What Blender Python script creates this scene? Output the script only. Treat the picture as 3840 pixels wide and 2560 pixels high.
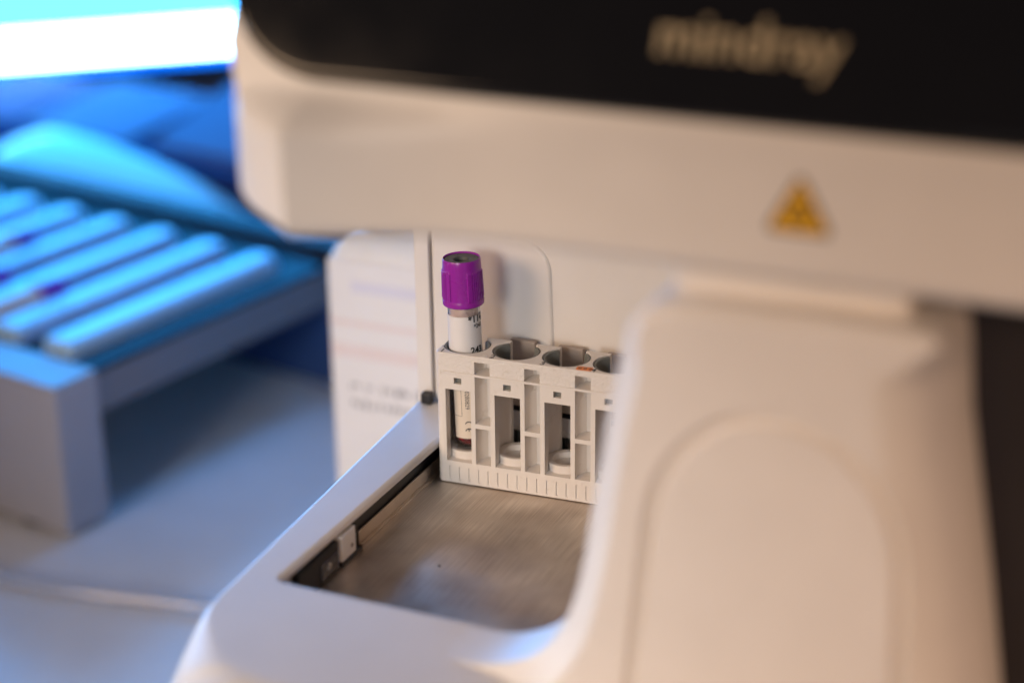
import bpy, bmesh, math, random
from mathutils import Vector, Matrix
random.seed(7)
R = math.radians
S = 0.001                      # everything below is laid out in millimetres

for o in list(bpy.data.objects):
    bpy.data.objects.remove(o, do_unlink=True)
scn = bpy.context.scene
COL = scn.collection

# ------------------------------------------------------------------ camera
cam = bpy.data.cameras.new('camera')
cam.sensor_width = 36.0
cam.lens = 68.69
cam.clip_start = 0.02
cam.clip_end = 20.0
cam.dof.use_dof = True
cam.dof.focus_distance = 0.736
cam.dof.aperture_fstop = 3.3
camo = bpy.data.objects.new('camera', cam)
COL.objects.link(camo)
camo.matrix_world = Matrix((
    (0.9360025, -0.1217483, 0.3302676, 0.2707),
    (0.3518091, 0.3539312, -0.8665812, -0.62833),
    (-0.0113872, 0.9273133, 0.3741127, 0.3334),
    (0, 0, 0, 1)))
scn.camera = camo

# ------------------------------------------------------------------ world and lamps
wd = bpy.data.worlds.new('World')
scn.world = wd
wd.use_nodes = True
bg = wd.node_tree.nodes['Background']
bg.inputs[0].default_value = (0.70, 0.66, 0.80, 1)
bg.inputs[1].default_value = 0.085


def area(name, loc, target, size, power, col, spread=180):
    l = bpy.data.lights.new(name, 'AREA')
    l.shape = 'DISK'
    l.size = size
    l.energy = power
    l.color = col
    l.spread = R(spread)
    o = bpy.data.objects.new(name, l)
    COL.objects.link(o)
    o.location = [c * S for c in loc]
    d = Vector(target) - Vector(loc)
    o.rotation_euler = d.to_track_quat('-Z', 'Y').to_euler()
    return o


area('room_lamp', (-110, -1000, 290), (-80, 100, -30), 0.40, 0.215, (1.0, 0.93, 0.87), 24)
area('warm_lamp', (-520, -840, 450), (120, -90, 40), 0.40, 1.30, (1.0, 0.67, 0.42), 86)
area('left_lamp', (-700, -330, 60), (125, -140, 45), 0.2, 0.06, (0.75, 0.86, 1.0), 20)
area('blue_fill', (-170, 430, 250), (-245, 235, -150), 0.16, 0.06, (0.06, 0.36, 1.0), 44)  # unseen blue fill, added to push blue onto bench and lanes
area('side_lamp', (760, -700, 300), (245, -130, 40), 0.3, 0.11, (1.0, 0.60, 0.36), 24)
SCREEN_BLUE = 13.2

scn.view_settings.view_transform = 'Standard'
scn.view_settings.look = 'None'
scn.view_settings.exposure = 0.0
scn.view_settings.gamma = 1.0
scn.view_settings.use_curve_mapping = False
scn.render.engine = 'CYCLES'


# ------------------------------------------------------------------ materials
def mat(name, col, rough=0.5, metal=0.0, spec=0.5, bevel=0.0, grain=0.0, gscale=900.0,
        mottle=0.0, trans=0.0, ior=1.46, emit=None, estr=0.0, coat=0.0, sss=0.0):
    m = bpy.data.materials.new(name)
    m.use_nodes = True
    nt = m.node_tree
    b = nt.nodes['Principled BSDF']
    b.inputs['Base Color'].default_value = (*col, 1)
    b.inputs['Roughness'].default_value = rough
    b.inputs['Metallic'].default_value = metal
    b.inputs['Specular IOR Level'].default_value = spec
    b.inputs['IOR'].default_value = ior
    b.inputs['Transmission Weight'].default_value = trans
    b.inputs['Coat Weight'].default_value = coat
    if sss:
        b.inputs['Subsurface Weight'].default_value = sss
        b.inputs['Subsurface Radius'].default_value = (0.002, 0.0015, 0.001)
    if emit:
        b.inputs['Emission Color'].default_value = (*emit, 1)
        b.inputs['Emission Strength'].default_value = estr
    tc = nt.nodes.new('ShaderNodeTexCoord')
    nrm = None
    if bevel:
        bv = nt.nodes.new('ShaderNodeBevel')
        bv.samples = 6
        bv.inputs['Radius'].default_value = bevel * S
        nrm = bv.outputs[0]
    if grain:
        n = nt.nodes.new('ShaderNodeTexNoise')
        n.inputs['Scale'].default_value = gscale
        n.inputs['Detail'].default_value = 3
        nt.links.new(tc.outputs['Object'], n.inputs['Vector'])
        bp = nt.nodes.new('ShaderNodeBump')
        bp.inputs['Strength'].default_value = grain
        bp.inputs['Distance'].default_value = 0.0001
        nt.links.new(n.outputs[0], bp.inputs['Height'])
        if nrm:
            nt.links.new(nrm, bp.inputs['Normal'])
        nrm = bp.outputs[0]
    if nrm:
        nt.links.new(nrm, b.inputs['Normal'])
    if mottle:
        n = nt.nodes.new('ShaderNodeTexNoise')
        n.inputs['Scale'].default_value = 45
        n.inputs['Detail'].default_value = 6
        nt.links.new(tc.outputs['Object'], n.inputs['Vector'])
        rp = nt.nodes.new('ShaderNodeValToRGB')
        rp.color_ramp.elements[0].position = 0.3
        rp.color_ramp.elements[1].position = 0.7
        rp.color_ramp.elements[0].color = (*[c * (1 - mottle) for c in col], 1)
        rp.color_ramp.elements[1].color = (*[min(1, c * (1 + mottle * .4)) for c in col], 1)
        nt.links.new(n.outputs[0], rp.inputs[0])
        nt.links.new(rp.outputs[0], b.inputs['Base Color'])
        mr = nt.nodes.new('ShaderNodeMapRange')
        mr.inputs['To Min'].default_value = max(0.02, rough - .06)
        mr.inputs['To Max'].default_value = rough + .06
        nt.links.new(n.outputs[0], mr.inputs['Value'])
        nt.links.new(mr.outputs[0], b.inputs['Roughness'])
    return m


M = {}
M['shell'] = mat('shell_plastic', (0.76, 0.73, 0.70), 0.42, grain=0.12, gscale=2500, mottle=0.03)
M['shell_gloss'] = mat('satin_shell_plastic', (0.76, 0.73, 0.70), 0.34, mottle=0.03)
M['recess'] = mat('grey_panel_plastic', (0.72, 0.70, 0.70), 0.45, mottle=0.04)
M['black_glass'] = mat('black_gloss_panel', (0.008, 0.008, 0.009), 0.09, spec=0.5, mottle=0.1)
M['black'] = mat('black_plastic', (0.018, 0.018, 0.019), 0.45, bevel=0.3, mottle=0.1)
M['side_shade'] = mat('side_shade_dark', (0.045, 0.038, 0.036), 0.6, mottle=0.1)
M['slit'] = mat('seam_shadow_plastic', (0.12, 0.08, 0.06), 0.6, mottle=0.1)
M['opening_shade'] = mat('opening_shade_taupe', (0.40, 0.33, 0.28), 0.5, mottle=0.05)
M['white_part'] = mat('white_clip_plastic', (0.68, 0.66, 0.63), 0.4, bevel=0.6, mottle=0.04)
M['logo'] = mat('pale_gold_print', (0.46, 0.38, 0.24), 0.5, mottle=0.04)
M['yellow'] = mat('yellow_sign_print', (0.85, 0.47, 0.01), 0.45, mottle=0.04)
M['ink'] = mat('black_ink', (0.022, 0.022, 0.026), 0.5, mottle=0.05)
M['ink_brown'] = mat('dark_brown_ink', (0.06, 0.035, 0.02), 0.5, mottle=0.05)
M['grey_ink'] = mat('grey_ink', (0.07, 0.07, 0.08), 0.5, mottle=0.05)
M['liner'] = mat('grey_rubber_liner', (0.17, 0.175, 0.16), 0.5, bevel=0.35, grain=0.2, gscale=1500, mottle=0.08)
M['orange'] = mat('orange_sticker', (0.80, 0.22, 0.03), 0.45, mottle=0.05)
M['purple'] = mat('purple_cap_plastic', (0.31, 0.02, 0.36), 0.27, bevel=0.12, grain=0.06, gscale=3000, mottle=0.05, sss=0.12)
M['violet'] = mat('violet_cap_plastic', (0.24, 0.05, 0.62), 0.3, mottle=0.05)
M['stopper'] = mat('grey_rubber_stopper', (0.075, 0.078, 0.075), 0.55, bevel=0.2, grain=0.2, gscale=2000, mottle=0.1)
M['glass'] = mat('clear_tube_plastic', (0.97, 0.95, 0.94), 0.03, trans=1.0, ior=1.3)
M['blood'] = mat('dark_red_blood', (0.15, 0.004, 0.012), 0.18, coat=0.4, mottle=0.1)
M['smear'] = mat('pink_blood_film', (0.86, 0.70, 0.65), 0.2, mottle=0.35)
M['tube_shade'] = mat('tube_shade_film', (0.10, 0.05, 0.05), 0.3, mottle=0.3)
M['paper'] = mat('white_label_paper', (0.80, 0.78, 0.77), 0.42, mottle=0.02)
M['cream_paper'] = mat('cream_label_paper', (0.74, 0.66, 0.56), 0.5, mottle=0.03)
M['screw'] = mat('bright_screw_metal', (0.7, 0.68, 0.65), 0.25, metal=1.0, bevel=0.3)
M['lens'] = mat('smoked_sensor_lens', (0.05, 0.05, 0.055), 0.08, spec=0.8, mottle=0.1)
M['bench'] = mat('pale_bench_laminate', (0.70, 0.70, 0.71), 0.38, grain=0.05, mottle=0.04)
M['wall'] = mat('dark_wall_paint', (0.05, 0.055, 0.075), 0.7, mottle=0.08)
M['bottle'] = mat('white_bottle_plastic', (0.80, 0.79, 0.78), 0.4, sss=0.2, mottle=0.02)
M['bottle_label'] = mat('bottle_label_paper', (0.82, 0.80, 0.79), 0.5, mottle=0.02)
M['pink'] = mat('pale_pink_print', (0.80, 0.70, 0.68), 0.5, mottle=0.04)
M['lav'] = mat('pale_violet_print', (0.72, 0.71, 0.80), 0.5, mottle=0.04)
M['text_grey'] = mat('soft_black_print', (0.16, 0.16, 0.18), 0.5, mottle=0.05)
M['loader'] = mat('loader_grey_plastic', (0.36, 0.36, 0.41), 0.45, mottle=0.03)
M['loader_mid'] = mat('loader_slate_plastic', (0.20, 0.20, 0.23), 0.4, mottle=0.04)
M['deck_blue'] = mat('deck_blue_plastic', (0.03, 0.05, 0.15), 0.7, spec=0.1, mottle=0.05)
M['loader_dark'] = mat('loader_dark_plastic', (0.018, 0.018, 0.026), 0.6, spec=0.2, mottle=0.05)
M['loader_navy'] = mat('loader_navy_plastic', (0.03, 0.07, 0.20), 0.45, mottle=0.05)
M['lane'] = mat('lane_pale_blue_plastic', (0.46, 0.72, 0.95), 0.32, mottle=0.03)
M['cowl'] = mat('white_gloss_cowl', (0.74, 0.82, 0.86), 0.45, spec=0.3, mottle=0.03)
M['cowl_blue'] = mat('blue_cowl_plastic', (0.15, 0.16, 0.27), 0.7, spec=0.1, mottle=0.05)
M['bezel'] = mat('black_monitor_bezel', (0.012, 0.014, 0.02), 0.4, mottle=0.1)
M['rubber'] = mat('black_rubber', (0.015, 0.015, 0.015), 0.7, mottle=0.1)
M['tubing'] = mat('clear_soft_tubing', (0.95, 0.96, 0.97), 0.12, trans=0.9, ior=1.45)
M['screen'] = mat('lit_screen', (0.01, 0.01, 0.01), 0.3, emit=(0.022, 0.36, 1.0), estr=SCREEN_BLUE)
M['fringe_strip'] = mat('bar_fringe_glow', (0.01, 0.01, 0.01), 0.3, emit=(0.0, 0.16, 1.0), estr=SCREEN_BLUE * 0.25)
M['screen_bar'] = mat('lit_screen_bar', (0.01, 0.01, 0.01), 0.3, emit=(0.30, 0.68, 1.0), estr=SCREEN_BLUE * 1.6)


def rack_mat():
    m = mat('rack_plastic', (0.76, 0.71, 0.655), 0.45, bevel=0.28)
    nt = m.node_tree
    b = nt.nodes['Principled BSDF']
    tc = nt.nodes.new('ShaderNodeTexCoord')
    sp = nt.nodes.new('ShaderNodeSeparateXYZ')
    nt.links.new(tc.outputs['Object'], sp.inputs[0])

    def math_(op, a, b_):
        n = nt.nodes.new('ShaderNodeMath')
        n.operation = op
        for i, v in enumerate((a, b_)):
            if isinstance(v, (int, float)):
                n.inputs[i].default_value = v
            else:
                nt.links.new(v, n.inputs[i])
        return n.outputs[0]
    m1 = math_('GREATER_THAN', sp.outputs['Z'], 0.0468)
    m2 = math_('LESS_THAN', sp.outputs['Z'], 0.0534)
    m3 = math_('LESS_THAN', sp.outputs['Y'], 0.0002)
    m4 = math_('GREATER_THAN', sp.outputs['X'], 0.0022)
    mk = math_('MULTIPLY', math_('MULTIPLY', m1, m2), math_('MULTIPLY', m3, m4))
    n = nt.nodes.new('ShaderNodeTexNoise')
    n.inputs['Scale'].default_value = 950
    n.inputs['Detail'].default_value = 1.5
    n.inputs['Distortion'].default_value = 0.6
    nt.links.new(tc.outputs['Object'], n.inputs['Vector'])
    fine = nt.nodes.new('ShaderNodeTexNoise')
    fine.inputs['Scale'].default_value = 2600
    nt.links.new(tc.outputs['Object'], fine.inputs['Vector'])
    ht = math_('ADD', math_('MULTIPLY', math_('MULTIPLY', n.outputs[0], mk), 1.0), math_('MULTIPLY', fine.outputs[0], 0.025))
    bp = nt.nodes.new('ShaderNodeBump')
    bp.inputs['Strength'].default_value = 1.0
    bp.inputs['Distance'].default_value = 0.0005
    nt.links.new(ht, bp.inputs['Height'])
    bv = [x for x in nt.nodes if x.bl_idname == 'ShaderNodeBevel'][0]
    nt.links.new(bv.outputs[0], bp.inputs['Normal'])
    nt.links.new(bp.outputs[0], b.inputs['Normal'])
    # faint handling marks
    st = nt.nodes.new('ShaderNodeTexNoise')
    st.inputs['Scale'].default_value = 160
    st.inputs['Detail'].default_value = 8
    st.inputs['Roughness'].default_value = 0.7
    nt.links.new(tc.outputs['Object'], st.inputs['Vector'])
    rp = nt.nodes.new('ShaderNodeValToRGB')
    rp.color_ramp.elements[0].position = 0.24
    rp.color_ramp.elements[1].position = 0.42
    rp.color_ramp.elements[0].color = (0.60, 0.53, 0.46, 1)
    rp.color_ramp.elements[1].color = (0.76, 0.71, 0.655, 1)
    nt.links.new(st.outputs[0], rp.inputs[0])
    nt.links.new(rp.outputs[0], b.inputs['Base Color'])
    return m


def metal_mat():
    m = bpy.data.materials.new('brushed_steel')
    m.use_nodes = True
    nt = m.node_tree
    b = nt.nodes['Principled BSDF']
    b.inputs['Metallic'].default_value = 1.0
    b.inputs['Base Color'].default_value = (0.52, 0.47, 0.42, 1)
    tc = nt.nodes.new('ShaderNodeTexCoord')
    mp = nt.nodes.new('ShaderNodeMapping')
    mp.inputs['Scale'].default_value = (2600, 45, 45)
    nt.links.new(tc.outputs['Object'], mp.inputs['Vector'])
    n = nt.nodes.new('ShaderNodeTexNoise')
    n.inputs['Scale'].default_value = 1.0
    n.inputs['Detail'].default_value = 4
    nt.links.new(mp.outputs[0], n.inputs['Vector'])
    bp = nt.nodes.new('ShaderNodeBump')
    bp.inputs['Strength'].default_value = 0.35
    bp.inputs['Distance'].default_value = 0.00003
    nt.links.new(n.outputs[0], bp.inputs['Height'])
    nt.links.new(bp.outputs[0], b.inputs['Normal'])
    s = nt.nodes.new('ShaderNodeTexNoise')
    s.inputs['Scale'].default_value = 28
    s.inputs['Detail'].default_value = 5
    nt.links.new(tc.outputs['Object'], s.inputs['Vector'])
    mr = nt.nodes.new('ShaderNodeMapRange')
    mr.inputs['From Min'].default_value = 0.3
    mr.inputs['From Max'].default_value = 0.7
    mr.inputs['To Min'].default_value = 0.30
    mr.inputs['To Max'].default_value = 0.60
    nt.links.new(s.outputs[0], mr.inputs['Value'])
    nt.links.new(mr.outputs[0], b.inputs['Roughness'])
    mx = nt.nodes.new('ShaderNodeValToRGB')
    mx.color_ramp.elements[0].color = (0.60, 0.53, 0.46, 1)
    mx.color_ramp.elements[1].color = (0.80, 0.73, 0.65, 1)
    mx.color_ramp.elements[0].position = 0.3
    mx.color_ramp.elements[1].position = 0.7
    nt.links.new(n.outputs[0], mx.inputs[0])
    bl = nt.nodes.new('ShaderNodeTexNoise')
    bl.inputs['Scale'].default_value = 20
    bl.inputs['Detail'].default_value = 3
    nt.links.new(tc.outputs['Object'], bl.inputs['Vector'])
    br = nt.nodes.new('ShaderNodeValToRGB')
    br.color_ramp.elements[0].position = 0.36
    br.color_ramp.elements[1].position = 0.62
    br.color_ramp.elements[0].color = (0.62, 0.56, 0.52, 1)
    br.color_ramp.elements[1].color = (1.0, 1.0, 1.0, 1)
    nt.links.new(bl.outputs[0], br.inputs[0])
    mm = nt.nodes.new('ShaderNodeMix')
    mm.data_type = 'RGBA'
    mm.blend_type = 'MULTIPLY'
    mm.inputs[0].default_value = 1.0
    nt.links.new(mx.outputs[0], mm.inputs[6])
    nt.links.new(br.outputs[0], mm.inputs[7])
    nt.links.new(mm.outputs[2], b.inputs['Base Color'])
    return m


M['rack'] = rack_mat()
M['steel'] = metal_mat()


# ------------------------------------------------------------------ mesh helpers
def obj(name, bm, m, parent=None, smooth=35, recalc=True):
    if recalc:
        bmesh.ops.recalc_face_normals(bm, faces=bm.faces)
    bmesh.ops.scale(bm, vec=(S, S, S), verts=bm.verts)
    me = bpy.data.meshes.new(name)
    bm.to_mesh(me)
    bm.free()
    return link(name, me, m, parent, smooth)


def link(name, me, m, parent=None, smooth=35):
    me.materials.clear()
    me.materials.append(M[m])
    if smooth:
        me.polygons.foreach_set('use_smooth', [True] * len(me.polygons))
        me.set_sharp_from_angle(angle=R(smooth))
    o = bpy.data.objects.new(name, me)
    COL.objects.link(o)
    if smooth:
        w = o.modifiers.new('even_normals', 'WEIGHTED_NORMAL')
        w.mode = 'FACE_AREA'
        w.weight = 100
        w.keep_sharp = True
    if parent:
        o.parent = parent
    return o


def thing(name, label, cat, loc=(0, 0, 0), rz=0, group=None):
    o = bpy.data.objects.new(name, None)
    COL.objects.link(o)
    o.empty_display_size = 0.02
    o.location = [c * S for c in loc]
    o.rotation_euler = (0, 0, R(rz))
    o['label'] = label
    o['category'] = cat
    if group:
        o['group'] = group
    return o


def box(bm, x0, x1, y0, y1, z0, z1, bev=0, seg=2):
    v = [bm.verts.new((x, y, z)) for x in (x0, x1) for y in (y0, y1) for z in (z0, z1)]
    q = [(0, 1, 3, 2), (4, 6, 7, 5), (0, 4, 5, 1), (2, 3, 7, 6), (0, 2, 6, 4), (1, 5, 7, 3)]
    fs = [bm.faces.new([v[i] for i in f]) for f in q]
    if bev:
        es = list({e for f in fs for e in f.edges})
        bmesh.ops.bevel(bm, geom=es, offset=bev, segments=seg, profile=0.5, affect='EDGES')
    return fs


def nb(*boxes, bev=0, seg=2):
    bm = bmesh.new()
    for b in boxes:
        box(bm, *b, bev=bev, seg=seg)
    return bm


def rounded(pts, n=10):
    """pts: (x, y, r) corners -> dense closed contour."""
    out = []
    N = len(pts)
    for i in range(N):
        p = Vector(pts[i][:2]); r = pts[i][2]
        a = Vector(pts[i - 1][:2]); b = Vector(pts[(i + 1) % N][:2])
        if r <= 0:
            out.append(p.copy())
            continue
        u = (a - p).normalized(); w = (b - p).normalized()
        ang = u.angle(w)
        t = min(r / math.tan(ang / 2), (a - p).length * .49, (b - p).length * .49)
        rr = t * math.tan(ang / 2)
        c = p + (u + w).normalized() * (rr / math.sin(ang / 2))
        s = p + u * t; e = p + w * t
        a0 = math.atan2(s.y - c.y, s.x - c.x); a1 = math.atan2(e.y - c.y, e.x - c.x)
        d = (a1 - a0 + math.pi) % (2 * math.pi) - math.pi
        for k in range(n + 1):
            th = a0 + d * k / n
            out.append(c + Vector((math.cos(th), math.sin(th))) * rr)
    return out


def normals(c):
    area_ = sum(c[i - 1].x * c[i].y - c[i].x * c[i - 1].y for i in range(len(c)))
    sg = 1 if area_ > 0 else -1
    res = []
    N = len(c)
    for i in range(N):
        d1 = (c[i] - c[i - 1]); d2 = (c[(i + 1) % N] - c[i])
        d1 = d1.normalized() if d1.length > 1e-6 else d2.normalized()
        d2 = d2.normalized() if d2.length > 1e-6 else d1
        n1 = Vector((d1.y, -d1.x)) * sg; n2 = Vector((d2.y, -d2.x)) * sg
        n = (n1 + n2)
        n = n.normalized() if n.length > 1e-6 else n1
        res.append(n / max(0.4, n.dot(n1)))
    return res


CHAM = [(1.05, 0.0), (0.98, 0.015), (0.92, 0.06), (0.08, 0.92), (0.03, 0.97), (0.0, 1.06)]


def slab(bm, c, w0, w1, fmap, r0=0.0, r1=0.0, seg=6, cham=False):
    """closed contour c swept from w0 to w1 with rounded rims (radius number or function of point)."""
    nn = normals(c)
    f0 = r0 if callable(r0) else (lambda p: r0)
    f1 = r1 if callable(r1) else (lambda p: r1)
    sg = 1 if w1 > w0 else -1
    rings = []

    def ring(fr, w, flip):
        has = any(fr(p) > 0 for p in c)
        steps = seg if has else 0
        out = []
        if has and cham:
            m_ = len(CHAM) - 1
            for k, (fi, fd) in enumerate(CHAM):
                a = math.pi / 2 * k / m_
                row = []
                for p, n in zip(c, nn):
                    gi, gd = (fi, fd) if (cham is True or cham(p)) else (1 - math.sin(a), 1 - math.cos(a))
                    row.append(bm.verts.new(fmap(*(p - n * (fr(p) * gi)), w + flip * sg * fr(p) * gd)))
                out.append(row)
            return out
        for k in range(steps + 1):
            a = (math.pi / 2) * (k / steps if steps else 1)
            row = []
            for p, n in zip(c, nn):
                r = fr(p)
                q = p - n * (r * (1 - math.sin(a)))
                row.append(bm.verts.new(fmap(q.x, q.y, w + flip * sg * r * (1 - math.cos(a)))))
            out.append(row)
        return out
    A = ring(f0, w0, 1)
    B = ring(f1, w1, -1)
    rows = A + B[::-1]
    N = len(c)
    for a, b in zip(rows[:-1], rows[1:]):
        for i in range(N):
            j = (i + 1) % N
            bm.faces.new((a[i], a[j], b[j], b[i]))
    bm.faces.new(rows[0])
    bm.faces.new(rows[-1][::-1])
    return rows


XZ = lambda u, v, w: (u, w, v)      # contour in x,z swept along y
XY = lambda u, v, w: (u, v, w)      # contour in x,y swept along z


def lathe(bm, prof, n=48, cx=0, cy=0, a0=0, a1=360, cap=True):
    full = abs(a1 - a0) >= 359.9
    cols = n if full else n + 1
    rows = []
    for r, z in prof:
        rows.append([bm.verts.new((cx + r * math.cos(R(a0 + (a1 - a0) * k / n)), cy + r * math.sin(R(a0 + (a1 - a0) * k / n)), z)) for k in range(cols)])
    for a, b in zip(rows[:-1], rows[1:]):
        for k in range(n):
            j = (k + 1) % cols
            bm.faces.new((a[k], a[j], b[j], b[k]))
    if cap and full:
        for row in (rows[0], rows[-1]):
            bm.faces.new(row)
    if not full:
        bm.faces.new([r[0] for r in rows])
        bm.faces.new([r[-1] for r in rows][::-1])
    return rows


def sweep(bm, pts, rad, n=12, closed_caps=True):
    pts = [Vector(p) for p in pts]
    rows = []
    up = Vector((0, 0, 1))
    for i, p in enumerate(pts):
        t = (pts[min(i + 1, len(pts) - 1)] - pts[max(i - 1, 0)]).normalized()
        a = t.cross(up)
        if a.length < 1e-3:
            a = t.cross(Vector((0, 1, 0)))
        a.normalize()
        b = a.cross(t)
        r = rad(i / (len(pts) - 1)) if callable(rad) else rad
        rows.append([bm.verts.new(p + (a * math.cos(2 * math.pi * k / n) + b * math.sin(2 * math.pi * k / n)) * r) for k in range(n)])
    for a, b in zip(rows[:-1], rows[1:]):
        for k in range(n):
            j = (k + 1) % n
            bm.faces.new((a[k], a[j], b[j], b[k]))
    if closed_caps:
        bm.faces.new(rows[0])
        bm.faces.new(rows[-1][::-1])


def carve(o, cutters):
    """boolean difference with a list of bmesh cutters, applied."""
    tmp = []
    o.modifiers.clear()
    for bm in cutters:
        bmesh.ops.recalc_face_normals(bm, faces=bm.faces)
        bmesh.ops.scale(bm, vec=(S, S, S), verts=bm.verts)
        me = bpy.data.meshes.new('cutter')
        bm.to_mesh(me)
        bm.free()
        c = bpy.data.objects.new('cutter', me)
        COL.objects.link(c)
        c.matrix_world = o.matrix_world.copy()
        md = o.modifiers.new('cut', 'BOOLEAN')
        md.object = c
        md.operation = 'DIFFERENCE'
        md.solver = 'EXACT'
        tmp.append(c)
    par = o.parent
    o.parent = None
    bpy.context.view_layer.update()
    dg = bpy.context.evaluated_depsgraph_get()
    me = bpy.data.meshes.new_from_object(o.evaluated_get(dg))
    o.modifiers.clear()
    o.data = me
    for c in tmp:
        bpy.data.objects.remove(c, do_unlink=True)
    o.parent = par
    me.polygons.foreach_set('use_smooth', [True] * len(me.polygons))
    me.set_sharp_from_angle(angle=R(32))
    w = o.modifiers.new('even_normals', 'WEIGHTED_NORMAL')
    w.weight = 100
    w.keep_sharp = True
    return o


def text_mesh(s, size, offset=0.0, depth=0.0, align='LEFT'):
    """mesh of a word in mm, lying in x,y, thickness along z."""
    cu = bpy.data.curves.new('txt', 'FONT')
    cu.body = s
    cu.size = size
    cu.offset = offset
    cu.extrude = depth
    cu.align_x = align
    cu.resolution_u = 4
    o = bpy.data.objects.new('txt', cu)
    COL.objects.link(o)
    bpy.context.view_layer.update()
    me = bpy.data.meshes.new_from_object(o.evaluated_get(bpy.context.evaluated_depsgraph_get()))
    bpy.data.objects.remove(o, do_unlink=True)
    return me


def text_obj(name, s, size, fmap, m, parent, offset=0.0, depth=0.02, align='LEFT', cuts=0):
    me = text_mesh(s, size, offset, depth, align)
    if cuts:
        bm = bmesh.new()
        bm.from_mesh(me)
        bmesh.ops.triangulate(bm, faces=bm.faces)
        bmesh.ops.subdivide_edges(bm, edges=[e for e in bm.edges if e.calc_length() > 0.5], cuts=cuts)
        bm.to_mesh(me)
        bm.free()
    for v in me.vertices:
        v.co = Vector(fmap(v.co.x, v.co.y, v.co.z)) * S
    return link(name, me, m, parent, 0)


# ------------------------------------------------------------------ setting: bench and wall
bm = bmesh.new()
slab(bm, rounded([(-1500, -420, 30), (1100, -420, 30), (1100, 1140, 5), (-1500, 1140, 5)]), -150, -190, XY, r0=4, r1=4)
bench = obj('bench', bm, 'bench')
bench['kind'] = 'structure'
bm = nb((-1700, 1300, 1150, 1175, -700, 1100))
wall = obj('wall', bm, 'wall')
wall['kind'] = 'structure'

# ------------------------------------------------------------------ the analyzer with its tray
AN = thing('blood_analyzer', 'large cream white blood analyzer with black glass top panel and open sample tray', 'analyzer', (0, 0, 0), -3.0)

# tray frame: U shaped rim round the steel well, broad roll over its front
outer = rounded([(-25, 36, 1), (-12.5, -203, 32), (236, -203, 32), (236, 36, 1)], 14)
def resample(c_, step):
    res = []
    for i_ in range(len(c_)):
        a_, b_ = c_[i_], c_[(i_ + 1) % len(c_)]
        m_ = max(1, int((b_ - a_).length / step))
        res += [a_.lerp(b_, k_ / m_) for k_ in range(m_)]
    return res


outer = resample(outer, 6.0)
hole = rounded([(-0.6, 29, 1.5), (-2.8, -118, 2.5), (212, -120, 4), (212, 29, 2)], 6)


def r_out(p):
    t = max(0.0, min(1.0, (-p.y - 136) / 54.0))
    t = t * t * (3 - 2 * t)
    return 1.6 + 29 * t


bm = bmesh.new()
on = normals(outer)
rows = []
for k in range(13):
    a = math.pi / 2 * k / 12
    rows.append([bm.verts.new((*(p - n * r_out(p) * (1 - math.sin(a))), 16 - r_out(p) * (1 - math.cos(a)))) for p, n in zip(outer, on)])
rows.append([bm.verts.new((p.x, p.y, -44)) for p in outer])
N = len(outer)
for a, b in zip(rows[:-1], rows[1:]):
    for i in range(N):
        bm.faces.new((a[i], a[(i + 1) % N], b[(i + 1) % N], b[i]))
hn = normals(hole)
hr = []
for k in range(5):
    a = math.pi / 2 * k / 4
    hr.append([bm.verts.new((*(p + n * 1.6 * (1 - math.sin(a))), 16 - 1.6 * (1 - math.cos(a)))) for p, n in zip(hole, hn)])
hr.append([bm.verts.new((p.x, p.y, 12.9)) for p in hole])
hr.append([bm.verts.new((*(p + n * 4.5), 12.9)) for p, n in zip(hole, hn)])
hr.append([bm.verts.new((*(p + n * 4.5), -44)) for p, n in zip(hole, hn)])
H = len(hole)
for a, b in zip(hr[:-1], hr[1:]):
    for i in range(H):
        bm.faces.new((a[i], b[i], b[(i + 1) % H], a[(i + 1) % H]))
bm.edges.ensure_lookup_table()
for pair in ((rows[0], hr[0]), (rows[-1], hr[-1])):
    es = []
    for row in pair:
        for i in range(len(row)):
            es.append(bm.edges.get((row[i], row[(i + 1) % len(row)])))
    bmesh.ops.triangle_fill(bm, use_beauty=True, use_dissolve=False, edges=es)
obj('tray_frame', bm, 'shell', AN, smooth=50)

plate = obj('tray_plate', nb((-4.6, 214, -122, 32, -3, -0.2)), 'steel', AN, smooth=0)
bm = bmesh.new()
lathe(bm, [(0.01, 0.05), (0.5, 0.05), (0.55, -0.1)], 10, 30, -62, cap=False)
obj('plate_mark', bm, 'grey_ink', plate)
obj('inner_wall', nb((-6.6, -5.2, -122, 32, -2.9, 12.85)), 'black', AN)
# slanting back section of the wall near the rack
obj('wall_shim', nb((-5.19, -4.9, -64, -12, 3, 12.8)), 'black', AN)
# bent steel guide rail along the left wall
bm = nb((-4.4, -3.7, -59, 27, -0.3, 5.4), (-3.7, -2.2, -58.6, 27, -0.18, 0.35), bev=0.15)
obj('guide_rail', bm, 'steel', AN)
# white clip block with its hole, on a black foot
bm = nb((-5.1, -1.6, -75.5, -64.8, 1.2, 11.4), bev=0.5)
clip = obj('clip_block', bm, 'white_part', AN)
bm = bmesh.new()
sweep(bm, [(-1.7, -68.0, 4.8), (-1.52, -68.0, 4.8)], 0.85, 14)
obj('clip_hole', bm, 'slit', clip)
obj('clip_foot', nb((-5.1, -1.2, -76.0, -61.0, -0.19, 1.2), bev=0.2), 'black', AN)
obj('foot_upright', nb((-5.1, -3.4, -64.5, -60.6, 1.25, 9.5), bev=0.3), 'black', AN)
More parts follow.
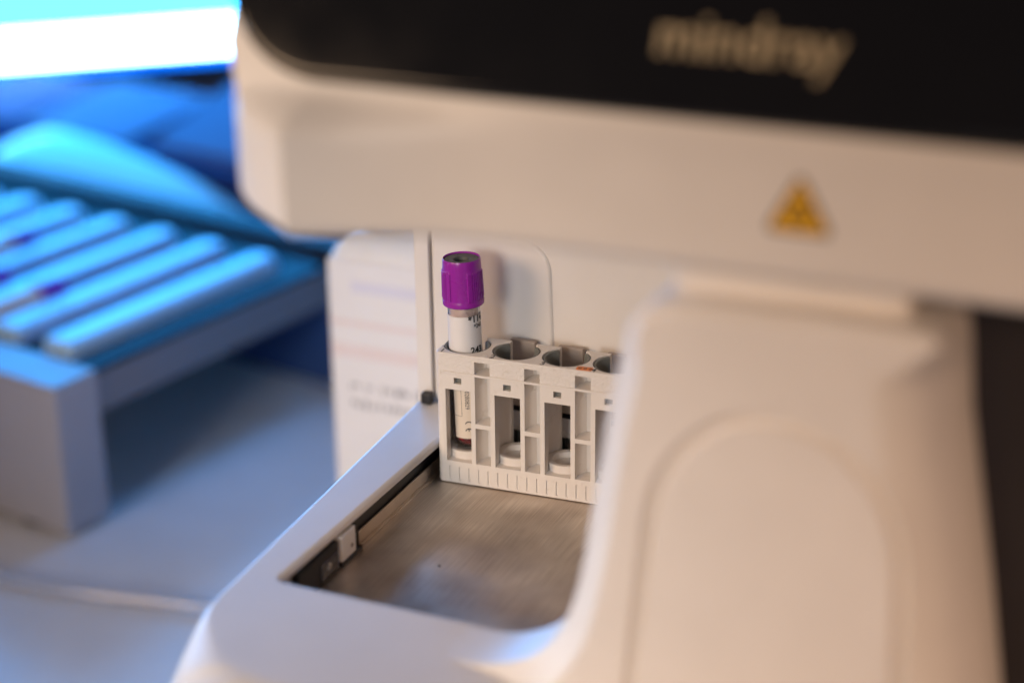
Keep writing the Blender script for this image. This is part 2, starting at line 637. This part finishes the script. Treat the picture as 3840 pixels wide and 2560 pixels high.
# black reader module in the front corner
bm = nb((-5.1, -1.8, -106, -77.2, -0.19, 11.0), bev=0.6)
mod = obj('reader_module', bm, 'black', AN)
obj('reader_window', nb((-1.81, -1.3, -91, -79.0, 1.5, 7.6), bev=0.3), 'lens', mod)
bm = bmesh.new()
sweep(bm, [(-1.4, -85.5, 4.8), (-0.9, -85.5, 4.8)], lambda t: 1.5 - .7 * t, 16)
obj('reader_lens', bm, 'screw', mod)
bm = bmesh.new()
lathe(bm, [(0.01, 11.9), (1.0, 11.8), (1.4, 11.2), (1.4, 10.2)], 18, -3.6, -110.4, cap=False)
sc = obj('screw', bm, 'screw', AN)
obj('corner_block', nb((-5.1, -1.0, -117.2, -107, -0.19, 9.8), bev=0.4), 'black', AN)

# column that carries the head, sweeping up out of the front rim
prof = [(48, 15.2, 0), (62, 15.75, 0), (74, 16.05, 0), (82, 16.7, 0), (88.5, 18.0, 0), (95, 20.8, 0), (101, 24.2, 0), (107.5, 31, 0), (112.2, 40, 0), (115.4, 52, 0),
        (118.2, 68, 0), (120.8, 86, 0), (123.4, 104, 0), (126.6, 122, 0), (130.2, 136, 0), (133.4, 142.5, 0), (139, 146.5, 0),
        (150, 147.6, 0), (219, 148.4, 5), (222, 118, 40), (231, 68, 60), (240, 12, 0), (242, -44, 0), (48, -44, 0)]
raw = rounded(prof, 6)
# smooth and resample the left flank
dense = []
for i in range(len(raw)):
    a, b = raw[i], raw[(i + 1) % len(raw)]
    L = (b - a).length
    n_ = max(1, int(L / 3))
    for k in range(n_):
        dense.append(a.lerp(b, k / n_))
for _ in range(6):
    dense = [(dense[i - 1] + dense[i] * 2 + dense[(i + 1) % len(dense)]) / 4 for i in range(len(dense))]


def r_col(p):
    if p.x > 190:
        t = max(0, min(1, (147 - p.y) / 12)) * max(0, min(1, (p.y + 20) / 30)) * max(0, min(1, (p.x - 205) / 10))
        return 3 + 19 * t
    if p.y > 128:
        return 3.0 + 6 * max(0, (141 - p.y) / 13) if p.y < 141 else 3.0
    if p.y < 22:
        return max(1.0, min(9.0, 1 + (p.x - 48) * .3)) if p.x < 140 else 3
    return 9.0


bm = bmesh.new()
slab(bm, dense, -151, -119, XZ, r0=r_col, r1=3.0, cham=lambda p: p.x < 185)
colm = obj('column', bm, 'shell', None, smooth=40)
path = []
for t in range(0, 9):
    path.append((133.0 + (139.0 - 133.0) * t / 8, -151.1, 10 + 66 * t / 8))
for k in range(1, 24):
    a = math.pi - math.pi * k / 24
    path.append((175.2 + 36.2 * math.cos(a), -151.1, 76 + 42 * math.sin(a)))
for t in range(0, 9):
    path.append((211.4 + 1.8 * t / 8, -151.1, 76 - 80 * t / 8))
bm = bmesh.new()
sweep(bm, path, 2.3, 16)
carve(colm, [bm])
colm.parent = AN
bm = nb((142, 207, -140, -100, 144, 160), bev=2, seg=3)
obj('neck', bm, 'shell_gloss', AN)
# added dark block standing in for the shadow right of the column
bm = nb((214, 420, -104, 60, -150, 170), bev=2)
obj('side_shade_panel', bm, 'side_shade', AN)

# head: chamfered left corner, front face easing flat towards the right
hc = [Vector(p) for p in ((13, 40), (12.0, -40), (11.4, -110), (11.5, -138), (12.0, -146), (13.6, -151.0), (18, -155.6), (28, -162.6), (37.6, -168.9),
                          (38.5, -168.8), (47, -164.0), (56, -160.3), (68, -155.9), (82, -152.6), (98, -150.7), (118, -150.1), (140, -150), (200, -150), (300, -150), (430, -150), (430, 40))]
dn = []
for i in range(len(hc)):
    a, b = hc[i], hc[(i + 1) % len(hc)]
    n_ = max(1, int((b - a).length / 25))
    for k in range(n_):
        dn.append(a.lerp(b, k / n_))
hn_ = normals(dn)
TILT = R(25)


def r_head(p):
    return 9 - 4 * max(0, min(1, (p.x - 22) / 24.0)) if p.y < -100 else 3.0


bm = bmesh.new()
rows = []
for k in range(9):
    a = math.pi / 2 * k / 8
    rows.append([bm.verts.new((*(p - n * r_head(p) * (1 - math.sin(a))), 156.6 + r_head(p) * (1 - math.cos(a)))) for p, n in zip(dn, hn_)])
def flat(p, t):
    t = t * t * (3 - 2 * t)
    return p.y + max(0.0, -150.0 - p.y) * t


for z, t in ((172, 0), (183, 0), (187, .06), (190.5, .35), (193, .72), (195.5, 1)):
    rows.append([bm.verts.new((p.x, flat(p, t), z)) for p in dn])
for dz in (1.5, 4, 10, 40, 110):
    rows.append([bm.verts.new((p.x - (min(1, dz / 10) * 4.5 if p.x < 60 else 0), flat(p, 1) + (dz * math.tan(TILT) if p.y < 0 else 0), 195.5 + dz)) for p in dn])
N = len(dn)
for a, b in zip(rows[:-1], rows[1:]):
    for i in range(N):
        bm.faces.new((a[i], a[(i + 1) % N], b[(i + 1) % N], b[i]))
bm.faces.new(rows[0])
bm.faces.new(rows[-1][::-1])
head = obj('head_shell', bm, 'shell', AN, smooth=40)
obj('grip_slot', nb((11.2, 12.6, -144.5, -141.0, 163, 181), bev=0.3), 'slit', head)


def slope(u, v, w):
    """u along x, v up the tilted front, w out of it."""
    y = -150.0 + v * math.sin(TILT) - w * math.cos(TILT)
    z = 198.5 + v * math.cos(TILT) + w * math.sin(TILT)
    return (u, y, z)


pc = rounded([(7.6, -0.6, 33), (428, -0.6, 2), (428, 108, 2), (7.6, 108, 6)], 20)
bm = bmesh.new()
slab(bm, pc, 3.2, -2.0, slope, r0=2.6, r1=0, seg=5)
panel = obj('glass_panel', bm, 'black_glass', AN, smooth=40)
text_obj('logo', 'mindray', 16.8, lambda x, y, z: slope(137.4 + x * 0.90, 15.2 + y * .93, 3.3 + z), 'logo', panel, offset=0.25, depth=0.05)

# warning triangle on the front of the head
ty = -150.0
sign = obj('warning_sign', nb((0, 1, 0, 1, 0, 1)), 'ink_brown', AN)
bm = bmesh.new()
slab(bm, rounded([(169.6, 170.8, 1.2), (188.0, 170.8, 1.2), (178.8, 187.2, 1.2)], 5), ty - 0.25, ty + 0.2, XZ)
bmesh.ops.recalc_face_normals(bm, faces=bm.faces)
bmesh.ops.scale(bm, vec=(S, S, S), verts=bm.verts)
bm.to_mesh(sign.data)
bm.free()
bm = bmesh.new()
slab(bm, rounded([(171.2, 171.7, .9), (186.4, 171.7, .9), (178.8, 185.4, .9)], 5), ty - 0.32, ty - 0.2, XZ)
obj('sign_face', bm, 'yellow', sign)
bm = bmesh.new()
for k in range(3):
    a0 = 90 + 120 * k
    cx, cz = 178.8 + 1.7 * math.cos(R(a0)), 176.4 + 1.7 * math.sin(R(a0))
    pts = [(cx + 1.5 * math.cos(R(a0 + d)), ty - 0.36, cz + 1.5 * math.sin(R(a0 + d))) for d in range(-150, 151, 20)]
    sweep(bm, pts, 0.5, 6)
obj('sign_symbol', bm, 'ink_brown', sign)

# rear body behind the rack
obj('rear_frame', nb((-25.0, -18.6, 34, 250, 8, 158), bev=0.8), 'shell', AN)
bm = bmesh.new()
slab(bm, rounded([(-17.9, 17, 3.2), (35.5, 17, 3.2), (33.0, 90.5, 13), (-17.9, 90.5, 3.2)], 10), 34.5, 58, XZ, r0=2.0, seg=6)
obj('rear_panel', bm, 'shell', AN)
obj('rear_wall', nb((-17.9, 213, 35.5, 60.5, 16.9, 158), bev=0.8), 'shell', AN)
obj('rear_rail', nb((-4, 212, 29.5, 33.5, 15.4, 21.0), bev=0.5), 'recess', AN)
obj('rear_rail_edge', nb((-4, 212, 28.9, 33.4, 21.1, 22.0), bev=0.2), 'loader_dark', AN)
for i in range(7):
    x = 11.6 + 20 * i
    obj('sensor_block', nb((x, x + 9.4, 29.0, 33.2, 2.5, 12.5), bev=0.3), 'black', AN)
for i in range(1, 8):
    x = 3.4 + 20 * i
    obj('opening_shade_block', nb((x - 5.2, x + 5.2, 29.2, 31.6, 23, 51.0), bev=0.5), 'opening_shade', AN)  # taupe blocks added to imitate the shade seen behind each rack opening
obj('rear_sill', nb((-4, 212, 33.6, 58, -3, 16.8), bev=0.3), 'recess', AN)
obj('hinge_knob', nb((-22.0, -17.2, 29.5, 33.8, 16.3, 21.5), bev=1.2), 'black', AN)
bm = nb((-24, 420, 61, 255, -150, 159), bev=2)
obj('rear_body', bm, 'shell', AN)
obj('pedestal', nb((0, 232, -120, 60.8, -150, -44.2), bev=3), 'shell', AN)

# ------------------------------------------------------------------ tube rack
RK = thing('tube_rack', 'cream plastic tube rack with numbered grey lined holes standing on the steel tray', 'rack')
NP = 10
LX = 20 * NP + 0.5
HY = 10.6
bm = bmesh.new()
slab(bm, rounded([(0, 0, 2.2), (LX, 0, 2.2), (LX, 20, 1.2), (0, 20, 1.2)], 8), 0.0, 54.0, XY, r0=0.6, r1=0.5, seg=3)
rack = obj('rack_body', bm, 'rack', None)
slots = bmesh.new(); cav = bmesh.new(); cbore = bmesh.new(); wins = bmesh.new(); back = bmesh.new(); small = bmesh.new()
for i in range(NP):
    x = 20.0 * i
    if i < NP - 1:
        pl = [(15.95, -1), (22.05, -1), (22.05, 4.2), (20.9, 6.1), (20.1, 8.0), (17.9, 8.0), (17.1, 6.1), (15.95, 4.2)]
        for z0, z1, rr in ((9.4, 24.4, .7), (26.2, 45.7, .1), (46.7, 51.7, .7)):
            slab(slots, [Vector((x + a, b)) for a, b in pl], z0, z1, XY)
    lathe(cav, [(8.3, 9.35), (8.3, 60)], 40, x + 9, HY)
    lathe(cbore, [(9.2, 40.5), (9.2, 60)], 48, x + 9, HY)
    box(wins, x + 3.9, x + 14.15, -1, 8, 9.36, 39.3)
    box(back, x + 3.85, x + 14.1, 12, 22, 9.37, 60)
    box(small, x + 7.45, x + 10.5, -1, 3.5, 41.75, 44.2)
k = 0
while 5.2 + 3.96 * k < LX - 4:
    x = 5.2 + 3.96 * k
    box(small, x - .42, x + .42, -1, 0.38, 1.4, 7.1)
    k += 1
carve(rack, [slots, cav, cbore, wins, back, small])
rack.parent = RK
obj('rack_rail', nb((1.9, LX - 2, -0.42, 0.2, 45.75, 46.65), bev=0.12), 'rack', RK)
ang = math.degrees(math.asin(5.35 / 8.4))
for i in range(NP):
    x = 20.0 * i + 9
    bm = bmesh.new()
    lathe(bm, [(9.05, 40.7), (9.05, 53.2), (8.7, 53.75), (8.0, 53.6), (7.75, 53.0), (7.6, 50.0), (7.6, 40.7), (9.05, 40.7)], 56, x, HY, 90 + ang, 450 - ang, cap=False)
    obj('hole_liner', bm, 'liner', RK)
    bm = bmesh.new()
    lathe(bm, [(7.9, 9.2), (7.9, 12.2), (7.6, 12.5), (6.0, 12.5), (5.5, 12.2), (5.2, 10.2), (0.02, 9.8)], 44, x, HY, cap=False)
    obj('tube_seat', bm, 'rack', RK)
    if i < NP - 1:
        num = str(i + 1)
        text_obj('number', num, 4.3, lambda a, b, c, x=x: (x - 7.6 - (0.2 if num == '1' else 0) + a, 0.75 + b, 54.03 + c), 'ink', RK, offset=0.03, depth=0.02)
    if i % 3 == 1:
        bm = bmesh.new()
        lathe(bm, [(0.02, 54.12), (0.45, 54.14), (0.6, 54.02), (0.9, 54.02), (1.15, 54.2), (1.35, 54.0)], 24, x - 9.9, 1.9, cap=False)
        obj('mould_mark', bm, 'rack', RK)
bm = bmesh.new()
slab(bm, rounded([(55.9, 0.5, .8), (62.0, 0.9, .8), (61.8, 4.1, .8), (55.7, 3.7, .8)], 5), 54.0, 54.14, XY)
stick = obj('rack_sticker', bm, 'orange', RK)
ca, sa = math.cos(R(3.5)), math.sin(R(3.5))
text_obj('sticker_number', '0 0 2', 2.5, lambda a, b, c: (56.6 + (a * ca - b * sa) * 1.02, 1.25 + a * sa + b * ca, 54.16 + c), 'ink', stick, offset=0.05, depth=0.01)

# ------------------------------------------------------------------ blood tube standing in hole 1
TB = thing('blood_tube', 'upright blood tube with purple cap and white paper label in rack hole 1', 'blood tube', (9.55, 10.2, 12.5))
TB.rotation_euler = (R(-0.4), R(-1.75), 0)
FACE = -67.6                    # polar angle turned to the viewer
TR = 6.25


def cyl(view_deg, z, r):
    a = R(FACE + view_deg)
    return (r * math.cos(a), r * math.sin(a), z)


bm = bmesh.new()
prof = [(0.02, 0.0), (2.6, 0.15), (4.3, 0.7), (5.4, 1.7), (6.0, 3.1), (6.2, 4.6), (6.2, 68.0)]
inner = [(5.75, 68.0), (5.75, 4.6), (5.5, 3.3), (4.9, 2.2), (3.9, 1.3), (2.3, 0.8), (0.02, 0.7)]
lathe(bm, prof + inner, 56, cap=False)
obj('tube_wall', bm, 'glass', TB)
bm = bmesh.new()
lathe(bm, [(0.02, 0.75), (2.25, 0.85), (3.85, 1.35), (4.85, 2.25), (5.45, 3.35), (5.7, 4.6), (5.7, 9.0), (0.02, 9.0)], 48, cap=False)
obj('blood', bm, 'blood', TB)
bm = bmesh.new()
lathe(bm, [(5.6, 40), (5.6, 60)], 48, cap=False)
obj('blood_film', bm, 'smear', TB)
bm = bmesh.new()
lathe(bm, [(5.6, 9.1), (5.6, 39.9)], 48, cap=False)
obj('lower_shade_film', bm, 'tube_shade', TB)  # dark sleeve puts the rack window's shade into the lower tube's colour


def wrap(a0, a1, z0, z1, r, n=64, th=0.09):
    b = bmesh.new()
    rings = []
    for rr, z in ((r, z0), (r + th, z0), (r + th, z1), (r, z1)):
        rings.append([b.verts.new(cyl(a0 + (a1 - a0) * k / n, z, rr)) for k in range(n + 1)])
    for p, q in zip(rings, rings[1:] + rings[:1]):
        for k in range(n):
            b.faces.new((p[k], p[k + 1], q[k + 1], q[k]))
    b.faces.new([x[0] for x in rings])
    b.faces.new([x[-1] for x in rings][::-1])
    return b


lab = obj('barcode_label', wrap(-150, 150, 33.0, 54.6, 6.22), 'paper', TB)
obj('label_overlap', wrap(-150, 152, 33.5, 49.3, 6.33, th=0.05), 'paper', lab)
lab2 = obj('maker_label', wrap(-57, 180, 5.0, 32.6, 6.22), 'cream_paper', TB)


def on_tube(v0, z0, r, sx=1.0, rot=False):
    if rot:      # reads downwards
        return lambda x, y, z: cyl(v0 + math.degrees(y / r), z0 - x * sx, r + z)
    return lambda x, y, z: cyl(v0 + math.degrees(x * sx / r), z0 + y, r + z)


text_obj('print', '*114', 3.7, on_tube(13, 52.2, 6.44), 'ink', lab, offset=0.085, depth=0.02, cuts=2)
text_obj('print', '*243', 2.35, on_tube(33, 49.7, 6.44), 'ink', lab, offset=0.02, depth=0.02, cuts=2)
text_obj('print', '243', 3.7, on_tube(17, 39.7, 6.44), 'ink', lab, offset=0.10, depth=0.02, cuts=2)
text_obj('date_print', '20280829', 2.35, on_tube(-11, 25.8, 6.35, 0.92, True), 'grey_ink', lab2, depth=0.02, cuts=2)
# the conformity mark: two arcs turned on their side
bm = bmesh.new()
for cz, bar in ((11.1, False), (8.2, True)):
    arc = []
    for d in range(20, 161, 14):
        arc.append(cyl(-2 + math.degrees(1.35 * math.cos(R(d)) / 6.36), cz + 1.35 * math.sin(R(d)) - .4, 6.37))
    sweep(bm, arc, 0.2, 6)
    if bar:
        sweep(bm, [cyl(-2, cz + .95, 6.37), cyl(-2, cz - 0.1, 6.37)], 0.18, 6)
obj('conformity_mark', bm, 'ink', lab2)
bm = bmesh.new()
sweep(bm, [cyl(-24.5, z, 6.35) for z in (32, 26, 20, 14.2)], 0.06, 5)
sweep(bm, [cyl(a, 14.2, 6.35) for a in range(-56, -23, 3)], 0.06, 5)
obj('label_frame', bm, 'grey_ink', lab2)

# ribbed cap
bm = bmesh.new()
NA = 336
zs = [58.2, 58.5, 60.0, 60.5, 60.9, 61.5, 71.6, 72.2, 73.4, 74.4, 75.9, 76.5]
rb = [7.55, 7.85, 7.92, 7.72, 7.66, 7.64, 7.42, 7.40, 7.36, 7.28, 7.24, 7.0]
rows = []
for z, r in zip(zs, rb):
    row = []
    for k in range(NA):
        va = 360.0 * k / NA
        ph = (va - 13) % 120
        rr = r
        if 60.8 < z < 72.3:
            if ph < 71:
                up = 0.42 * min(1, ph / 1.5, (71 - ph) / 1.5)
                if 12 < ph < 59:
                    up -= 0.30 if int((ph - 12) / 3.2142) % 2 else 0.0
                if z in (60.9, 72.2):
                    up *= 0.4 if z == 60.9 else 0.2
                rr += up
        row.append(bm.verts.new(cyl(va, z, rr)))
    rows.append(row)
for a, b in zip(rows[:-1], rows[1:]):
    for k in range(NA):
        bm.faces.new((a[k], a[(k + 1) % NA], b[(k + 1) % NA], b[k]))
inn = [bm.verts.new(cyl(360.0 * k / NA, 76.35, 6.72)) for k in range(NA)]
inn2 = [bm.verts.new(cyl(360.0 * k / NA, 74.6, 6.66)) for k in range(NA)]
low = [bm.verts.new(cyl(360.0 * k / NA, 58.2, 6.3)) for k in range(NA)]
for a, b in ((rows[-1], inn), (inn, inn2), (low, rows[0])):
    for k in range(NA):
        bm.faces.new((a[k], a[(k + 1) % NA], b[(k + 1) % NA], b[k]))
cap = obj('cap', bm, 'purple', TB, smooth=28)
bm = bmesh.new()
lathe(bm, [(6.68, 74.7), (6.68, 75.75), (6.5, 75.9), (3.7, 75.9), (3.2, 75.7), (2.75, 75.0), (2.6, 73.5), (2.55, 69.5), (0.02, 69.2)], 56, cap=False)
stop = obj('stopper', bm, 'stopper', cap)
bm = bmesh.new()
for d in (38, 128, 218, 308):
    lathe(bm, [(0.02, 76.0), (0.22, 76.0), (0.3, 75.85)], 10, 5.1 * math.cos(R(d)), 5.1 * math.sin(R(d)), cap=False)
obj('stopper_pip', bm, 'black', stop)

# ------------------------------------------------------------------ reagent bottle behind the tray
MR = lambda x, y: (x * math.cos(R(-3)) - y * math.sin(R(-3)), x * math.sin(R(-3)) + y * math.cos(R(-3)))
BT = thing('reagent_bottle', 'white reagent container with rounded shoulder and printed label behind the tray rim', 'bottle', (*MR(-88, 190), -150), -3)
bm = bmesh.new()
bc = rounded([(-50, -32, 9), (50, -32, 9), (50, 40, 9), (-50, 40, 9)], 8)
bn = normals(bc)
rows = []
for ins, z in ((2, 0), (0.4, 0.8), (0, 2.5), (0, 60), (0, 120), (0, 160), (0.6, 166), (2.4, 172), (5.6, 177.5), (10, 181.6), (15.5, 184.2), (22, 185)):
    rows.append([bm.verts.new((*(p - n * ins), z)) for p, n in zip(bc, bn)])
N = len(bc)
for a, b in zip(rows[:-1], rows[1:]):
    for i in range(N):
        bm.faces.new((a[i], a[(i + 1) % N], b[(i + 1) % N], b[i]))
bm.faces.new(rows[0]); bm.faces.new(rows[-1][::-1])
obj('bottle_body', bm, 'bottle', BT)
bm = bmesh.new()
lathe(bm, [(0.02, 206), (17, 206), (18, 205), (18.5, 186), (14, 185.5), (14, 184)], 40, 8, 4, cap=False)
obj('screw_cap', bm, 'bottle', BT)
bl = obj('bottle_label', nb((-46, 47, -32.25, -31.8, 34, 172), bev=0), 'bottle_label', BT)
obj('label_band', nb((-46, 47, -32.4, -32.2, 138.5, 141.5)), 'pink', bl)
obj('label_band', nb((-46, 47, -32.4, -32.2, 122.0, 129.0)), 'pink', bl)
obj('label_band', nb((-34, 47, -32.4, -32.2, 156.0, 162.0)), 'lav', bl)
for z, h, x1 in ((104.6, 5.2, 26), (95.4, 5.0, 4), (80, 2.0, -8), (74, 2.0, 4), (68, 2.0, 0)):
    bm = bmesh.new()
    x = -36.0
    while x < x1:
        w = random.uniform(1.0, 2.4) * (1 if h > 3 else .6)
        for _ in range(2):
            a = x + random.uniform(0, w * .4)
            box(bm, a, a + w * random.uniform(.3, .7), -32.42 - random.uniform(0, .02), -32.2, z + h * random.uniform(0, .5), z + h * random.uniform(.6, 1))
        x += w + random.uniform(.5, 1.5)
        if random.random() < .12:
            x += 3
    obj('label_print', bm, 'text_grey' if h > 3 else 'lav', bl, smooth=0)

# ------------------------------------------------------------------ second machine: tube loader on the left
LX0 = MR(-285.2, 134.2)
LD = thing('tube_loader', 'blurred grey tube loader with long blue lit lanes beside the analyzer', 'tube loader', (*LX0, 0), -14.0)
bm = nb((-170, 0, 0, 31, -146, -61.6), bev=1.6, seg=3)
obj('front_foot', bm, 'loader', LD)
bm = bmesh.new()
lathe(bm, [(0.02, -150), (9, -150), (10, -149), (9, -146), (0.02, -146)], 24, -34, 12, cap=False)
obj('rubber_foot', bm, 'rubber', LD)
bm = nb((-420, -3, 31.2, 226, -88, -66), bev=1.5)
obj('lane_deck', bm, 'loader_mid', LD)
obj('deck_floor', nb((-410, -22, 33, 240, -65.9, -65.0)), 'loader_dark', LD)
bm = nb((-20, -4, 32, 224, -65.8, -62.8), bev=1.0)
obj('deck_side_rail', bm, 'loader_dark', LD)
for i in range(9):
    x = -38 - 41 * i
    bm = bmesh.new()
    c = rounded([(x - 11, 37, 4), (x + 11, 37, 4), (x + 11, 213, 10.9), (x - 11, 213, 10.9)], 10)
    slab(bm, c, -56.0, -64.9, XY, r0=lambda p: 7.0 if p.y > 45 else 3.5, seg=7)
    obj('lane_ridge', bm, 'lane', LD)
obj('rear_step', nb((-430, 10, 240, 262, -88, -58), bev=1.5), 'loader_dark', LD)
obj('lower_body', nb((-430, 10, 236, 420, -150, -88.2), bev=3), 'loader_navy', LD)
# glossy white cowl with a long drooping crest
bm = bmesh.new()
cols = []
xs = [-440, -420, -402, -385, -368, -350, -330, -293, -255, -222, -195, -174, -150]
crest = [-86, -85, -81, -71, -60, -54.5, -53, -55, -60, -66, -73, -80, -85.5]
for x, cz in zip(xs, crest):
    col_ = []
    for k in range(13):
        t = k / 12
        z0 = -86
        col_.append(bm.verts.new((x, 262.5 + 62 * (1 - math.cos(t * math.pi / 2)), z0 + (cz - z0) * math.sin(t * math.pi / 2))))
    col_.append(bm.verts.new((x, 330, cz - 4)))
    col_.append(bm.verts.new((x, 332, -88)))
    col_.append(bm.verts.new((x, 262.5, -88)))
    cols.append(col_)
for a, b in zip(cols[:-1], cols[1:]):
    n_ = len(a)
    for k in range(n_):
        bm.faces.new((a[k], b[k], b[(k + 1) % n_], a[(k + 1) % n_]))
bm.faces.new(cols[0]); bm.faces.new(cols[-1][::-1])
obj('cowl', bm, 'cowl', LD)
obj('body_deck', nb((-430, -60, 333, 470, -88, -62), bev=4, seg=3), 'deck_blue', LD)


def wedge(x0, x1, y0, y1, z0, zf, zb, rr):
    b_ = bmesh.new()
    slab(b_, rounded([(y0, z0, .5), (y0, zf, rr), (y1, zb, rr), (y1, z0, .5)], 6), x0, x1, lambda u, v, w: (w, u, v), r0=.4, r1=.4, seg=2)
    return b_


obj('upper_block', wedge(-392, -290, 338, 440, -61.8, -58, -47, 4), 'cowl_blue', LD)
obj('side_block', wedge(-268, -120, 345, 450, -61.8, -56, -29, 6), 'cowl_blue', LD)
obj('end_block', wedge(-500, -404, 338, 440, -61.7, -59.5, -52, 3), 'deck_blue', LD)


def lying_tube(x, y_cap, label, dz=0.0):
    t = thing('lying_blood_tube', label, 'blood tube', (0, 0, 0), 0, 'purple capped tubes lying on the loader')
    b = bmesh.new()
    sweep(b, [(0, -56, 0), (0, -55, 0), (0, -30, 0), (0, -2, 0)], lambda q: 6.2 if q > .02 else 4.6, 24)
    obj('tube_wall', b, 'paper', t)
    b = bmesh.new()
    sweep(b, [(0, -3, 0), (0, -2.5, 0), (0, 14, 0), (0, 14.6, 0)], lambda q: (7.4, 7.9, 7.4, 6.8)[round(q * 3)], 28)
    obj('cap', b, 'violet', t)
    a = R(-14)
    wx = LX0[0] + x * math.cos(a) - y_cap * math.sin(a)
    wy = LX0[1] + x * math.sin(a) + y_cap * math.cos(a)
    t.location = (wx * S, wy * S, (-57.0 + dz) * S)
    t.rotation_euler = (0, 0, a)
    return t


lying_tube(-99.5, 84, 'lying tube with white label and violet cap, nearest tube on the blue lit loader lanes')
lying_tube(-140.5, 80, 'violet capped lying tube at the left picture edge, level with the nearest one')
lying_tube(-181.5, 138, 'violet capped lying tube farthest back on the blue lit loader lanes')

# ------------------------------------------------------------------ monitor glowing above the loader
mr = MR(-445, 855)
MO = thing('monitor', 'brightly glowing blue monitor screen with white bar along its bottom edge', 'monitor', (*mr, -60), 39.3 - 3)
W, Hh = 720, 410
obj('bezel', nb((-W - 10, 9, 1, 26, -13, Hh + 12), bev=2), 'bezel', MO)
scr = obj('screen', nb((-W, 0, -0.2, 0.9, 37.2, Hh)), 'screen', MO)
bm = bmesh.new()
slab(bm, rounded([(-W, 11.0, 1), (0, 11.0, 3), (0, 37.0, 6), (-W, 37.0, 1)], 8), -0.4, 0.9, XZ)
obj('screen_bar', bm, 'screen_bar', MO)
obj('fringe_strip', nb((-W, 0, -0.2, 0.9, 3.0, 10.9)), 'fringe_strip', MO)  # glowing strip added to give the bar its blue fringe
obj('stand_post', nb((-W / 2 - 30, -W / 2 + 30, 26.1, 50, -79.9, 160), bev=3), 'bezel', MO)
obj('stand_foot', nb((-W / 2 - 110, -W / 2 + 110, 10, 130, -90, -80), bev=2), 'bezel', MO)

# ------------------------------------------------------------------ clear tubing on the bench
pts = []
ctl = [(-420, 96), (-350, 86), (-291, 83.5), (-270, 83.4), (-243, 86.2), (-217, 90.4), (-199, 93.5), (-170, 99), (-130, 110), (-80, 126), (-20, 140)]
for i in range(len(ctl) - 1):
    p0 = Vector(ctl[max(i - 1, 0)]); p1 = Vector(ctl[i]); p2 = Vector(ctl[i + 1]); p3 = Vector(ctl[min(i + 2, len(ctl) - 1)])
    for k in range(8):
        t = k / 8
        q = 0.5 * ((2 * p1) + (p2 - p0) * t + (2 * p0 - 5 * p1 + 4 * p2 - p3) * t * t + (3 * p1 - p0 - 3 * p2 + p3) * t ** 3)
        pts.append((*MR(q.x, q.y), -146.6))
bm = bmesh.new()
sweep(bm, pts, 3.3, 16)
tub = obj('clear_tubing', bm, 'tubing')
tub['label'] = 'clear soft tubing lying in a shallow curve on the bench'
tub['category'] = 'tubing'
